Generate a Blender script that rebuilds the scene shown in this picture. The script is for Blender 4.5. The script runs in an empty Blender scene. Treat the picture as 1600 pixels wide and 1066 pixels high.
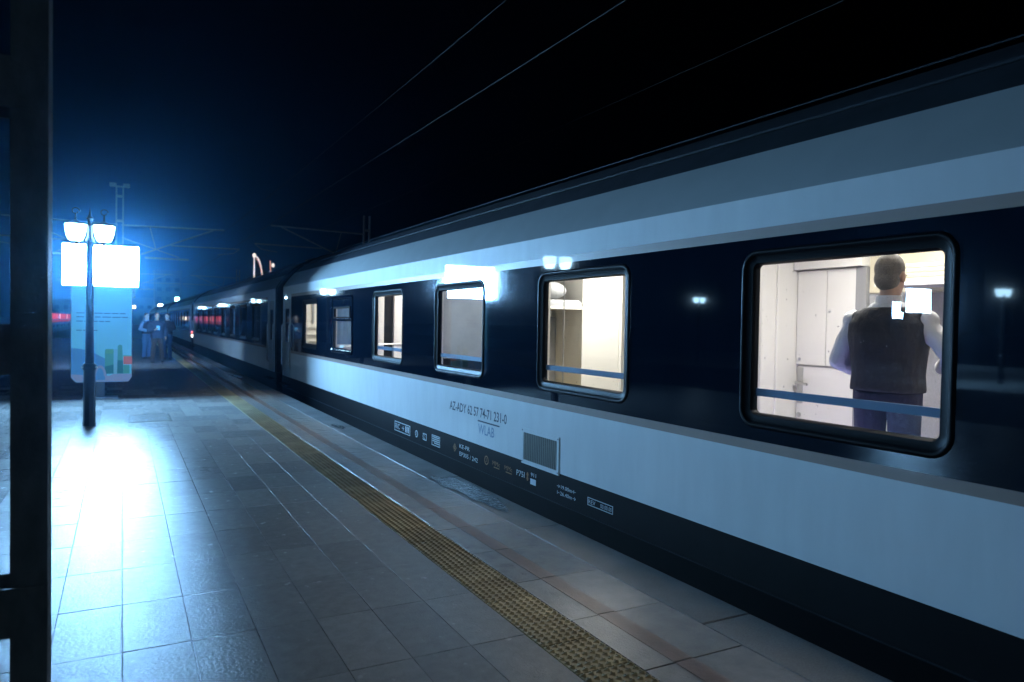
import bpy, bmesh, math, random
from mathutils import Vector, Matrix
random.seed(7)
sc = bpy.context.scene
col = sc.collection

# ------------------------------------------------------------------ camera
CAM = Vector((0.0, 0.0, 1.568))
LENS_PX, W_PX, H_PX = 1144.56, 1600.0, 1066.0
yaw, pitch, roll = math.radians(28.027), math.radians(-1.3105), math.radians(0.9702)
FW = Vector((math.sin(yaw)*math.cos(pitch), math.cos(yaw)*math.cos(pitch), math.sin(pitch)))
R0 = Vector((math.cos(yaw), -math.sin(yaw), 0)); U0 = R0.cross(FW)
RT = math.cos(roll)*R0 + math.sin(roll)*U0
UP = -math.sin(roll)*R0 + math.cos(roll)*U0
cd = bpy.data.cameras.new('camera'); cam = bpy.data.objects.new('camera', cd); col.objects.link(cam)
M = Matrix((RT, UP, -FW)).transposed().to_4x4(); M.translation = CAM
cam.matrix_world = M
cd.sensor_width = 36; cd.lens = LENS_PX/W_PX*36; cd.clip_start = .05; cd.clip_end = 3000
cd.dof.use_dof = True; cd.dof.focus_distance = 5.6; cd.dof.aperture_fstop = 2.2
sc.camera = cam

# ------------------------------------------------------------------ night sky, exposure
wd = bpy.data.worlds.new('World'); sc.world = wd; wd.use_nodes = True
nt = wd.node_tree; bg = nt.nodes['Background']
sky = nt.nodes.new('ShaderNodeTexSky'); sky.sky_type = 'NISHITA'; sky.sun_disc = False
sky.sun_elevation = math.radians(-6); sky.sun_rotation = math.radians(200)
nt.links.new(sky.outputs[0], bg.inputs[0]); bg.inputs[1].default_value = 0.05
sc.view_settings.view_transform = 'Standard'; sc.view_settings.look = 'None'
sc.view_settings.exposure = 0; sc.view_settings.gamma = 1; sc.view_settings.use_curve_mapping = False
cy = sc.cycles
cy.use_denoising = True; cy.sample_clamp_indirect = 6; cy.sample_clamp_direct = 0
cy.max_bounces = 8; cy.diffuse_bounces = 3; cy.glossy_bounces = 4; cy.transparent_max_bounces = 12
cy.volume_bounces = 0; cy.caustics_reflective = False; cy.caustics_refractive = False

# ------------------------------------------------------------------ materials
def N(t, k, **kw):
    n = t.nodes.new(k)
    for a, b in kw.items(): setattr(n, a, b)
    return n
def mat(name, color, rough=.5, metal=0, spec=.5, noise=None, bump=None, coat=0, coord='Object', rvar=None, rand=0):
    """noise=(scale, amount, stretch xyz)  bump=(scale, strength, stretch)  rvar=(scale, lo, hi, stretch)"""
    m = bpy.data.materials.new(name); m.use_nodes = True; t = m.node_tree
    p = t.nodes['Principled BSDF']; L = t.links.new
    p.inputs['Base Color'].default_value = (*color, 1); p.inputs['Roughness'].default_value = rough
    p.inputs['Metallic'].default_value = metal; p.inputs['Specular IOR Level'].default_value = spec
    p.inputs['Coat Weight'].default_value = coat; p.inputs['Coat Roughness'].default_value = .028
    tc = N(t, 'ShaderNodeTexCoord')
    geo = N(t, 'ShaderNodeNewGeometry')
    def vec(st):
        mp = N(t, 'ShaderNodeMapping'); mp.inputs['Scale'].default_value = st
        L(geo.outputs['Position'] if coord == 'World' else tc.outputs['Object'], mp.inputs[0]); return mp.outputs[0]
    def tex(scale, st, det=6):
        n = N(t, 'ShaderNodeTexNoise'); n.inputs['Scale'].default_value = scale; n.inputs['Detail'].default_value = det
        n.inputs['Roughness'].default_value = .62; L(vec(st), n.inputs['Vector']); return n.outputs['Fac']
    last = None
    if noise:
        r = N(t, 'ShaderNodeMapRange'); L(tex(noise[0], noise[2] if len(noise) > 2 else (1, 1, 1)), r.inputs[0])
        r.inputs[1].default_value = .25; r.inputs[2].default_value = .75
        r.inputs[3].default_value = 1-noise[1]; r.inputs[4].default_value = 1+noise[1]; last = r.outputs[0]
    if rand:
        oi = N(t, 'ShaderNodeObjectInfo'); r = N(t, 'ShaderNodeMapRange'); L(oi.outputs['Random'], r.inputs[0])
        r.inputs[3].default_value = 1-rand; r.inputs[4].default_value = 1+rand
        if last is not None:
            q = N(t, 'ShaderNodeMath', operation='MULTIPLY'); L(last, q.inputs[0]); L(r.outputs[0], q.inputs[1]); last = q.outputs[0]
        else: last = r.outputs[0]
    if last is not None:
        mx = N(t, 'ShaderNodeVectorMath', operation='SCALE'); mx.inputs[0].default_value = color; L(last, mx.inputs['Scale'])
        L(mx.outputs[0], p.inputs['Base Color'])
    if rvar:
        r = N(t, 'ShaderNodeMapRange'); L(tex(rvar[0], rvar[3] if len(rvar) > 3 else (1, 1, 1)), r.inputs[0])
        r.inputs[1].default_value = .3; r.inputs[2].default_value = .7
        r.inputs[3].default_value = rvar[1]; r.inputs[4].default_value = rvar[2]; L(r.outputs[0], p.inputs['Roughness'])
    if bump:
        b = N(t, 'ShaderNodeBump'); b.inputs['Strength'].default_value = bump[1]; b.inputs['Distance'].default_value = .01
        L(tex(bump[0], bump[2] if len(bump) > 2 else (1, 1, 1), 8), b.inputs['Height']); L(b.outputs[0], p.inputs['Normal'])
    return m
def emit(name, color, s):
    m = bpy.data.materials.new(name); m.use_nodes = True; t = m.node_tree
    t.nodes.remove(t.nodes['Principled BSDF'])
    e = N(t, 'ShaderNodeEmission'); e.inputs[0].default_value = (*color, 1); e.inputs[1].default_value = s
    t.links.new(e.outputs[0], t.nodes['Material Output'].inputs[0]); return m
def glass(name, tint=(1, 1, 1), ior=1.5, rough=.0, dust=.0):
    m = bpy.data.materials.new(name); m.use_nodes = True; t = m.node_tree; L = t.links.new
    t.nodes.remove(t.nodes['Principled BSDF'])
    lw = N(t, 'ShaderNodeLayerWeight'); lw.inputs[0].default_value = .5   # facing is the same from both sides of the pane
    pw = N(t, 'ShaderNodeMath', operation='POWER'); L(lw.outputs['Facing'], pw.inputs[0]); pw.inputs[1].default_value = 4.6
    fr = N(t, 'ShaderNodeMapRange'); L(pw.outputs[0], fr.inputs[0]); fr.inputs[3].default_value = .055; fr.inputs[4].default_value = 1.0
    tr = N(t, 'ShaderNodeBsdfTransparent'); tr.inputs[0].default_value = (*tint, 1)
    gl = N(t, 'ShaderNodeBsdfGlossy'); gl.inputs['Roughness'].default_value = rough
    mx = N(t, 'ShaderNodeMixShader'); L(fr.outputs[0], mx.inputs[0]); L(tr.outputs[0], mx.inputs[1]); L(gl.outputs[0], mx.inputs[2])
    out = mx.outputs[0]
    if dust:
        geo = N(t, 'ShaderNodeNewGeometry')
        n = N(t, 'ShaderNodeTexNoise'); n.inputs['Scale'].default_value = 45; n.inputs['Detail'].default_value = 3; L(geo.outputs['Position'], n.inputs['Vector'])
        r = N(t, 'ShaderNodeMapRange'); L(n.outputs[0], r.inputs[0]); r.inputs[1].default_value = .70; r.inputs[2].default_value = .78
        r.inputs[3].default_value = dust; r.inputs[4].default_value = .5
        df = N(t, 'ShaderNodeBsdfDiffuse'); df.inputs[0].default_value = (.7, .7, .7, 1)
        m2 = N(t, 'ShaderNodeMixShader'); L(r.outputs[0], m2.inputs[0]); L(out, m2.inputs[1]); L(df.outputs[0], m2.inputs[2]); out = m2.outputs[0]
    L(out, t.nodes['Material Output'].inputs[0]); return m

MAT = {}
MAT['tile'] = mat('grey stone tile', (.185, .18, .172), .4, spec=.095, noise=(15, .15), bump=(55, .42), coord='World', rvar=(12, .22, .28), rand=.15)
MAT['paver'] = mat('pale stone paver', (.22, .205, .19), .5, noise=(9, .2), bump=(50, .34), coord='World', rvar=(9, .18, .26), rand=.16)
MAT['slab'] = mat('dark granite edge slab', (.115, .118, .12), .5, noise=(90, .35), bump=(110, .22), coord='World', rvar=(2.2, .35, .6), rand=.08)
MAT['tactile'] = mat('ochre tactile tile', (.31, .25, .14), .6, spec=.25, noise=(6, .35), bump=(60, .2), coord='World', rand=.15)
MAT['redstripe'] = mat('worn red stripe', (.15, .098, .075), .36, noise=(9, .3, (1, .4, 1)), bump=(45, .2), coord='World')
MAT['grout'] = mat('dark grout', (.055, .055, .055), .7, noise=(8, .3), coord='World')
MAT['ballast'] = mat('track ballast', (.07, .065, .06), .9, noise=(14, .6), bump=(20, 1.0), coord='World')
MAT['concrete'] = mat('concrete', (.22, .22, .21), .8, noise=(4, .3), bump=(25, .3), coord='World')
MAT['white'] = mat('white car paint', (.72, .74, .75), .5, spec=.16, noise=(3.5, .06, (1, 1.6, .35)), bump=(3, .006), coord='World', coat=.55, rvar=(6, .45, .6, (1, 3, .35)))
MAT['grey'] = mat('grey car paint', (.40, .42, .42), .5, noise=(3, .06), bump=(3, .006), coord='World', coat=.5)
MAT['blue'] = mat('dark blue car paint', (.0035, .009, .019), .30, spec=.12, noise=(9, .25, (1, 3, .2)), bump=(1.6, .004, (1, 1, .6)), coord='World', coat=.9, rvar=(14, .045, .10, (1, 5, .12)))
MAT['brown'] = mat('grey brown stripe paint', (.29, .20, .165), .45, noise=(3, .08), coord='World', coat=.5)
MAT['roof'] = mat('dark roof paint', (.028, .033, .042), .6, spec=.15, noise=(4, .3), bump=(6, .05), coord='World')
MAT['black'] = mat('black sill paint', (.006, .006, .007), .6, spec=.10, noise=(5, .3), coord='World')
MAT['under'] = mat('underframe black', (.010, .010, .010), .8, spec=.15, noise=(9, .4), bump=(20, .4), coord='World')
MAT['rubber'] = mat('black rubber', (.005, .006, .008), .40, spec=.08)
MAT['pane'] = glass('window pane', (.93, .95, .96), 1.5, .0, .006)
MAT['darkpane'] = mat('dark unlit pane', (.006, .009, .012), .04, spec=.6)  # opaque near-black colour stands in for unlit interiors behind the glass
MAT['letter_dark'] = mat('dark lettering', (.03, .045, .07), .5)
MAT['letter_blue'] = mat('faded blue lettering', (.20, .30, .42), .5)
MAT['letter_white'] = mat('white lettering', (.62, .66, .70), .5)
MAT['letter_orange'] = mat('orange lettering', (.30, .13, .04), .5)
MAT['steel'] = mat('galvanised steel', (.20, .21, .22), .5, metal=.4, noise=(12, .25))
MAT['mast'] = mat('mast paint', (.17, .18, .18), .55, noise=(9, .45, (1, 1, .5)), bump=(60, .35), coord='World')
MAT['lamp_black'] = mat('black lamp post paint', (.012, .013, .015), .32, noise=(8, .3), bump=(30, .1))
MAT['totem'] = mat('totem grey casing', (.16, .17, .18), .4, noise=(5, .15))
MAT['screen'] = emit('bright led screen', (.265, .59, 1.0), 440)
MAT['screen_back'] = emit('far led screen', (.36, .64, 1.0), 110)
MAT['lantern'] = emit('lantern glow', (.42, .74, 1.0), 32)
MAT['cream'] = mat('cream wall laminate', (.77, .75, .70), .5, noise=(2, .05))
MAT['laminate'] = mat('white laminate', (.82, .80, .75), .4, noise=(2, .04))
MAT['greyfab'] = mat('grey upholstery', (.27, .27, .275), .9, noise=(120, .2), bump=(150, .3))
MAT['linen'] = mat('grey bed linen', (.48, .49, .50), .9, noise=(6, .15), bump=(9, .9))
MAT['towel'] = mat('cream folded towel', (.27, .25, .19), .95, noise=(60, .15), bump=(12, .8))
MAT['panel'] = mat('yellowish wall panel', (.55, .50, .37), .5, noise=(2, .05))
MAT['slat'] = mat('tan grille slat', (.20, .195, .17), .5)
MAT['blind'] = mat('grey blind', (.42, .43, .44), .8, noise=(3, .15))
MAT['mustard'] = mat('mustard mattress', (.42, .33, .14), .9, noise=(40, .2))
MAT['bar'] = mat('blue grey window bar', (.10, .19, .33), .4)
MAT['chrome'] = mat('brushed handle metal', (.55, .55, .54), .3, metal=1)
MAT['carpet'] = mat('carriage floor', (.10, .09, .085), .8, noise=(80, .3))
MAT['ceil_lamp'] = emit('compartment ceiling lamp', (1.0, .965, .89), 43)
MAT['ceil_lamp_dim'] = emit('dim compartment lamp', (.88, .94, 1.0), 17)
MAT['foot_lamp'] = emit('violet blue floor light', (.42, .42, 1.0), 30)
MAT['wire'] = mat('copper wire', (.05, .045, .04), .7)
MAT['water'] = mat('puddle water', (.012, .012, .013), .06, spec=.5, bump=(24, 1.0, (1, .55, 1)), coord='World')
_t = MAT['water'].node_tree; _b = [n for n in _t.nodes if n.type == 'BUMP'][0]; _b.inputs['Distance'].default_value = .0045
_w = N(_t, 'ShaderNodeTexWave', wave_type='BANDS', bands_direction='Y'); _w.inputs['Scale'].default_value = 4.2; _w.inputs['Distortion'].default_value = 7; _w.inputs['Detail'].default_value = 3; _w.inputs['Detail Scale'].default_value = 3.5
_t.links.new([n for n in _t.nodes if n.type == 'NEW_GEOMETRY'][0].outputs['Position'], _w.inputs['Vector']); _t.links.new(_w.outputs['Fac'], _b.inputs['Height'])

# ------------------------------------------------------------------ mesh helpers
WO = {}
def new_obj(name, me, parent=None, origin=None):
    o = bpy.data.objects.new(name, me); col.objects.link(o)
    if origin is None: origin = WO[parent] if parent else Vector((0, 0, 0))
    origin = Vector(origin)
    WO[o] = origin
    if parent:
        o.parent = parent; o.location = origin-WO[parent]
    else: o.location = origin
    return o
def tag(o, label=None, cat=None, group=None, kind=None):
    if label: o['label'] = label
    if cat: o['category'] = cat
    if group: o['group'] = group
    if kind: o['kind'] = kind
    return o
def thing(name, loc, label, cat, group=None):
    o = bpy.data.objects.new(name, None); col.objects.link(o); o.location = loc; WO[o] = Vector(loc)
    o.empty_display_size = .2
    return tag(o, label, cat, group)
class MB:
    """collects geometry in world coordinates; build() makes ONE mesh object"""
    def __init__(s): s.v = []; s.f = []; s.m = []
    def add(s, vs, fs, mi=0):
        b = len(s.v); s.v += [tuple(v) for v in vs]; s.f += [tuple(b+i for i in f) for f in fs]; s.m += [mi]*len(fs); return s
    def box(s, x0, x1, y0, y1, z0, z1, mi=0):
        x0, x1 = min(x0, x1), max(x0, x1); y0, y1 = min(y0, y1), max(y0, y1); z0, z1 = min(z0, z1), max(z0, z1)
        return s.add([(x0,y0,z0),(x1,y0,z0),(x1,y1,z0),(x0,y1,z0),(x0,y0,z1),(x1,y0,z1),(x1,y1,z1),(x0,y1,z1)],
              [(0,3,2,1),(4,5,6,7),(0,1,5,4),(1,2,6,5),(2,3,7,6),(3,0,4,7)], mi)
    def cbox(s, x0, x1, y0, y1, z0, z1, c=.004, mi=0):
        """box with chamfered top edge"""
        s.add([(x0,y0,z0),(x1,y0,z0),(x1,y1,z0),(x0,y1,z0),(x0,y0,z1-c),(x1,y0,z1-c),(x1,y1,z1-c),(x0,y1,z1-c),
               (x0+c,y0+c,z1),(x1-c,y0+c,z1),(x1-c,y1-c,z1),(x0+c,y1-c,z1)],
              [(0,1,5,4),(1,2,6,5),(2,3,7,6),(3,0,4,7),(4,5,9,8),(5,6,10,9),(6,7,11,10),(7,4,8,11),(8,9,10,11)], mi); return s
    def tube(s, pts, r, n=10, mi=0, caps=True, ell=None):
        pts = [Vector(p) for p in pts]
        rs = r if isinstance(r, (list, tuple)) else [r]*len(pts)
        rings = []; ref = None
        for i, p in enumerate(pts):
            d = (pts[min(i+1, len(pts)-1)]-pts[max(i-1, 0)])
            d = d.normalized() if d.length > 1e-9 else Vector((0, 0, 1))
            if ref is None: ref = Vector((1, 0, 0)) if abs(d.x) < .8 else Vector((0, 1, 0))
            a = (ref-d*ref.dot(d)).normalized(); b = d.cross(a); ref = a
            rr = rs[i]; ra, rb = rr if isinstance(rr, tuple) else (rr, rr)
            rings.append([p+a*ra*math.cos(2*math.pi*k/n)+b*rb*math.sin(2*math.pi*k/n) for k in range(n)])
        vs = [v for g in rings for v in g]; fs = []
        for i in range(len(rings)-1):
            for k in range(n): fs.append((i*n+k, i*n+(k+1) % n, (i+1)*n+(k+1) % n, (i+1)*n+k))
        if caps: fs.append(tuple(range(n-1, -1, -1))); fs.append(tuple((len(rings)-1)*n+k for k in range(n)))
        return s.add(vs, fs, mi)
    def lathe(s, c, prof, n=20, mi=0, caps=True):
        """prof = [(r, z)...] around a vertical axis at c"""
        c = Vector(c); vs = []; fs = []
        for r, z in prof:
            for k in range(n): vs.append((c.x+r*math.cos(2*math.pi*k/n), c.y+r*math.sin(2*math.pi*k/n), c.z+z))
        for i in range(len(prof)-1):
            for k in range(n): fs.append((i*n+k, i*n+(k+1) % n, (i+1)*n+(k+1) % n, (i+1)*n+k))
        if caps: fs.append(tuple(range(n-1, -1, -1))); fs.append(tuple((len(prof)-1)*n+k for k in range(n)))
        return s.add(vs, fs, mi)
    def ellipsoid(s, c, r, n=16, m=10, mi=0):
        c = Vector(c); vs = []; fs = []
        for i in range(1, m):
            t = math.pi*i/m
            for k in range(n):
                a = 2*math.pi*k/n; vs.append((c.x+r[0]*math.sin(t)*math.cos(a), c.y+r[1]*math.sin(t)*math.sin(a), c.z+r[2]*math.cos(t)))
        top = len(vs); vs.append((c.x, c.y, c.z+r[2])); bot = len(vs); vs.append((c.x, c.y, c.z-r[2]))
        for i in range(m-2):
            for k in range(n): fs.append((i*n+k, (i+1)*n+k, (i+1)*n+(k+1) % n, i*n+(k+1) % n))
        for k in range(n):
            fs.append((top, k, (k+1) % n)); b = (m-2)*n; fs.append((bot, b+(k+1) % n, b+k))
        return s.add(vs, fs, mi)
    def mesh(s, name, mats, origin, smooth=False):
        me = bpy.data.meshes.new(name); o = Vector(origin)
        me.from_pydata([(Vector(v)-o)[:] for v in s.v], [], s.f)
        for m in (mats if isinstance(mats, list) else [mats]): me.materials.append(m)
        if any(s.m): me.polygons.foreach_set('material_index', s.m)
        me.update()
        bm = bmesh.new(); bm.from_mesh(me); bmesh.ops.recalc_face_normals(bm, faces=bm.faces); bm.to_mesh(me); bm.free()
        if smooth:
            me.polygons.foreach_set('use_smooth', [True]*len(me.polygons))
            if smooth != 'all': me.set_sharp_from_angle(angle=math.radians(40))
        return me
    def build(s, name, mats, parent=None, smooth=False, origin=None):
        og = origin if origin is not None else (WO[parent] if parent else (0, 0, 0))
        return new_obj(name, s.mesh(name, mats, og, smooth), parent, og)
def box(name, m, parent, *a): return MB().box(*a).build(name, m, parent)
def copy_tree(o, parent=None, shift=Vector((0, 0, 0))):
    c = o.copy(); col.objects.link(c); WO[c] = WO[o]+shift
    if parent: c.parent = parent
    else: c.location = o.location+shift
    for ch in o.children: copy_tree(ch, c, shift)
    return c
def rrect(y0, y1, z0, z1, r, n=6):
    pts = []
    for cy_, cz, a0 in ((y1-r, z1-r, 0), (y0+r, z1-r, 90), (y0+r, z0+r, 180), (y1-r, z0+r, 270)):
        for k in range(n+1):
            a = math.radians(a0+90*k/n); pts.append((cy_+r*math.cos(a), cz+r*math.sin(a)))
    return pts
def text(name, s, m, parent, X, Y, Z, size, length=None, align='LEFT', bold=0):
    """lettering lying on the carriage side (facing -X); starts at Y and runs towards -Y"""
    cu = bpy.data.curves.new(name, 'FONT'); cu.body = s; cu.size = 1; cu.offset = bold; cu.resolution_u = 2
    t = bpy.data.objects.new(name, cu); col.objects.link(t)
    bpy.context.view_layer.update()
    me = bpy.data.meshes.new_from_object(t.evaluated_get(bpy.context.evaluated_depsgraph_get()))
    bpy.data.objects.remove(t); bpy.data.curves.remove(cu)
    xs = [v.co.x for v in me.vertices]; ys = [v.co.y for v in me.vertices]
    if not xs: return None
    w = max(xs)-min(xs); h = max(ys)-min(ys); sx = (length/w) if length else size/h; sy = size/h; x0 = min(xs); y0 = min(ys)
    og = WO[parent]
    for v in me.vertices:
        a, b = (v.co.x-x0)*sx, (v.co.y-y0)*sy
        v.co = Vector((X, Y-a, Z+b))-og
    me.materials.clear(); me.materials.append(m)
    return new_obj(name, me, parent)

# ------------------------------------------------------------------ ground and platform
def struct(name, mb, m, parent=None):
    o = mb.build(name, m, parent)
    return tag(o, kind='structure') if not parent else o
g = struct('ground', MB().add([(-900, -400, -1.25), (900, -400, -1.25), (900, 1600, -1.25), (-900, 1600, -1.25)], [(0, 1, 2, 3)]), MAT['ballast'])
EDGE, LEFT = 3.056, -6.0
X0T, ROW0, ROWP = -.593, 3.844, .643
platform = struct('platform', MB().box(LEFT, EDGE-.03, -9, 190, -1.2, -.014), MAT['grout'])
struct('far_platform', MB().box(-28, -13.5, -9, 120, -1.2, 0), MAT['concrete'])
for nm, xc in (('track', 4.95), ('track', -8.05), ('track', 10.2)):
    tr = tag(MB().box(xc-1.3, xc+1.3, -20, 250, -1.24, -1.15).build('track_bed', MAT['ballast']), kind='structure')
    for s in (-1, 1):
        MB().box(xc+s*.76-.035, xc+s*.76+.035, -20, 250, -1.15, -1.0).build('rail', MAT['steel'], tr)

def px(P):
    d = Vector(P)-CAM; z = d.dot(FW)
    if z < .3: return None
    return W_PX/2+LENS_PX*d.dot(RT)/z, H_PX/2-LENS_PX*d.dot(UP)/z, z
# grey tiles: the 300 that show largest are parts of their own, the rest one joined part
G = .0019
tile_me = MB().cbox(-.15+G, .15-G, -ROWP/2+G, ROWP/2-G, -.013, 0, .0007).mesh('tile', MAT['tile'], (0, 0, 0))
cells = []
k0 = int((LEFT-X0T)/.3)
for k in range(k0, 8):
    for j in range(-6, 92):
        x, y = X0T+.3*k+.15, ROW0+ROWP*j+ROWP/2
        q = px((x, y, 0)); area = 0
        if q and -60 < q[0] < 1660 and q[1] < 1130 and y > .8: area = 1/(q[2]**3)
        cells.append((area, x, y))
cells.sort(reverse=True)
for a, x, y in cells[:300]:
    o = bpy.data.objects.new('tile', tile_me); col.objects.link(o); o.parent = platform
    o.location = (x, y, random.uniform(-.0008, .0006)); o.rotation_euler = (random.gauss(0, .0008), random.gauss(0, .0012), 0)
mb = MB()
for a, x, y in cells[300:]:
    dz = random.uniform(-.001, .0004); mb.cbox(x-.15+G, x+.15-G, y-ROWP/2+G, y+ROWP/2-G, -.013, dz, .0007)
tag(mb.build('tile_field', MAT['tile'], platform), kind='stuff')
# tactile strip of studded ochre tiles
mb = MB(); XT0, XT1 = X0T+.3*8, X0T+.3*9
mb.cbox(-.15+.003, .15-.003, -.155+.003, .155-.003, -.013, .001, .002)
ns = 7
for i in range(ns):
    for j in range(ns):
        cx, cy_ = -.15+.3*(i+.5)/ns, -.155+.31*(j+.5)/ns; a = .0212; b = .010; z = .0115
        mb.add([(cx-a, cy_, .0012), (cx, cy_-a, .0012), (cx+a, cy_, .0012), (cx, cy_+a, .0012), (cx-b*.5, cy_-b*.5, z), (cx+b*.5, cy_-b*.5, z), (cx+b*.5, cy_+b*.5, z), (cx-b*.5, cy_+b*.5, z)],
               [(0, 1, 5, 4), (1, 2, 6, 5), (2, 3, 7, 6), (3, 0, 4, 7), (4, 5, 6, 7)])
tac_me = mb.mesh('tactile_tile', MAT['tactile'], (0, 0, 0))
for j in range(290):
    y = 1.0+.313*j
    if y > 80: break
    o = bpy.data.objects.new('tactile_tile', tac_me); col.objects.link(o); o.parent = platform
    o.location = ((XT0+XT1)/2, y, random.uniform(-.0008, .0008)); o.rotation_euler = (0, random.gauss(0, .001), random.gauss(0, .003))
# pale pavers with a worn red stripe, dark granite edge slabs
XP = 2.715
pav_me = MB().cbox(XT1+.004, XP-.002, .003, .622-.003, -.013, 0, .0008).mesh('paver', MAT['paver'], (0, 0, 0))
for j in range(130):
    o = bpy.data.objects.new('paver', pav_me); col.objects.link(o); o.parent = platform; o.location = (0, .755+.622*j, random.uniform(-.001, .001))
slab_me = MB().cbox(XP+.002, EDGE, .004, 1.97-.004, -.16, 0, .006).mesh('edge_slab', MAT['slab'], (0, 0, 0))
for j in range(60):
    o = bpy.data.objects.new('edge_slab', slab_me); col.objects.link(o); o.parent = platform; o.location = (0, -3.0+1.968*j, random.uniform(-.002, .001))
for j in range(125):
    MB().box(2.285, 2.395, .755+.622*j+.006, .755+.622*(j+1)-.006, .0015, .0032).build('red_stripe', MAT['redstripe'], platform)
# floor hatch
h = thing('floor_hatch', (.38, 12.8, 0), 'pale rectangular floor hatch in the tiles right of the near lamp post', 'hatch')
MB().cbox(.11, .66, 12.35, 13.25, -.01, .004, .003).build('cover', MAT['tile'], h)
mb = MB()
for a in ((.085, .11, 12.32, 13.28), (.66, .685, 12.32, 13.28), (.11, .66, 12.32, 12.35), (.11, .66, 13.25, 13.28)): mb.box(a[0], a[1], a[2], a[3], -.01, .006)
mb.build('rim', MAT['paver'], h)
# puddles
def puddle(c, rx, ry, label):
    vs = [(c[0], c[1], .0035)]; n = 40; ph = [random.uniform(0, 6.3) for _ in range(6)]
    for k in range(n):
        a = 2*math.pi*k/n; r = 1+.22*math.sin(2*a+ph[0])+.16*math.sin(3*a+ph[1])+.1*math.sin(7*a+ph[2])+.06*math.sin(11*a+ph[3])
        vs.append((c[0]+rx*r*math.cos(a), c[1]+ry*r*math.sin(a), .0035))
    vs = [(min(v[0], EDGE-.005), v[1], v[2]) for v in vs]
    o = MB().add(vs, [(0, 1+k, 1+(k+1) % n) for k in range(n)]).build('puddle', MAT['water'])
    tag(o, label, 'puddle', 'wet patches along the platform edge')
puddle((2.87, 6.25), .15, .62, 'shiny rippled wet patch on the platform edge beside the carriage number')
puddle((2.85, 10.8), .06, .25, 'small wet spot on the dark edge slabs below the hopper window')
puddle((2.85, 21.9), .13, .9, 'wet patch glinting on the platform edge beside the carriage gap')

# ------------------------------------------------------------------ carriages
XS = 3.52; XC = 4.95; RAIL = -1.0
Zs = dict(low=-.35, blk=.216, wb=.799, bb=.862, bt=2.130, wt=2.196, grey=2.395)
PROF = [(3.52, 2.395), (3.565, 2.47), (3.66, 2.60), (3.80, 2.755), (3.93, 2.885), (4.12, 3.02), (4.30, 3.13), (4.47, 3.205), (4.70, 3.265), (4.95, 3.28)]
def mirror(p): return (2*XC-p[0], p[1])
def strip(mb, prof, y0, y1, mi=0):
    vs = [(x, y0, z) for x, z in prof]+[(x, y1, z) for x, z in prof]; n = len(prof)
    mb.add(vs, [(i, i+1, n+i+1, n+i) for i in range(n-1)], mi)
def holed_band(y0, y1, z0, z1, holes, X):
    """flat band in plane X with rounded holes (y0,y1,z0,z1,r), sorted"""
    mb = MB(); holes = sorted(holes); cur = y0
    for (a, b, c, d, r) in holes:
        mb.add([(X, cur, z0), (X, a, z0), (X, a, z1), (X, cur, z1)], [(0, 1, 2, 3)])
        mb.add([(X, a, z0), (X, b, z0), (X, b, c), (X, a, c)], [(0, 1, 2, 3)])
        mb.add([(X, a, d), (X, b, d), (X, b, z1), (X, a, z1)], [(0, 1, 2, 3)])
        for (cy_, cz, sy, sz) in ((a, c, 1, 1), (b, c, -1, 1), (a, d, 1, -1), (b, d, -1, -1)):
            n = 6; vs = [(X, cy_, cz)]
            for k in range(n+1):
                t = math.radians(90*k/n); vs.append((X, cy_+sy*r*(1-math.sin(t)), cz+sz*r*(1-math.cos(t))))
            mb.add(vs, [(0, 1+k, 2+k) for k in range(n)])
        cur = b
    mb.add([(X, cur, z0), (X, y1, z0), (X, y1, z1), (X, cur, z1)], [(0, 1, 2, 3)])
    return mb
def ring_frame(y0, y1, z0, z1, r, X, steps):
    """frame swept round a rounded rectangle; steps = [(inset, x offset)...]"""
    mb = MB(); loops = [[(X+dx, y, z) for y, z in rrect(y0+i, y1-i, z0+i, z1-i, max(.02, r-i))] for i, dx in steps]
    n = len(loops[0]); vs = [v for l in loops for v in l]; fs = []
    for i in range(len(loops)-1):
        for k in range(n): fs.append((i*n+k, i*n+(k+1) % n, (i+1)*n+(k+1) % n, (i+1)*n+k))
    return mb.add(vs, fs)
def pane_mesh(y0, y1, z0, z1, r, X):
    pts = rrect(y0, y1, z0, z1, r); return MB().add([(X, y, z) for y, z in pts], [tuple(range(len(pts)))])
STEPS = [(0, .001), (.005, -.007), (.016, -.012), (.028, -.010), (.036, -.001), (.044, .004), (.082, .010), (.094, .028), (.094, .06)]
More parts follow.
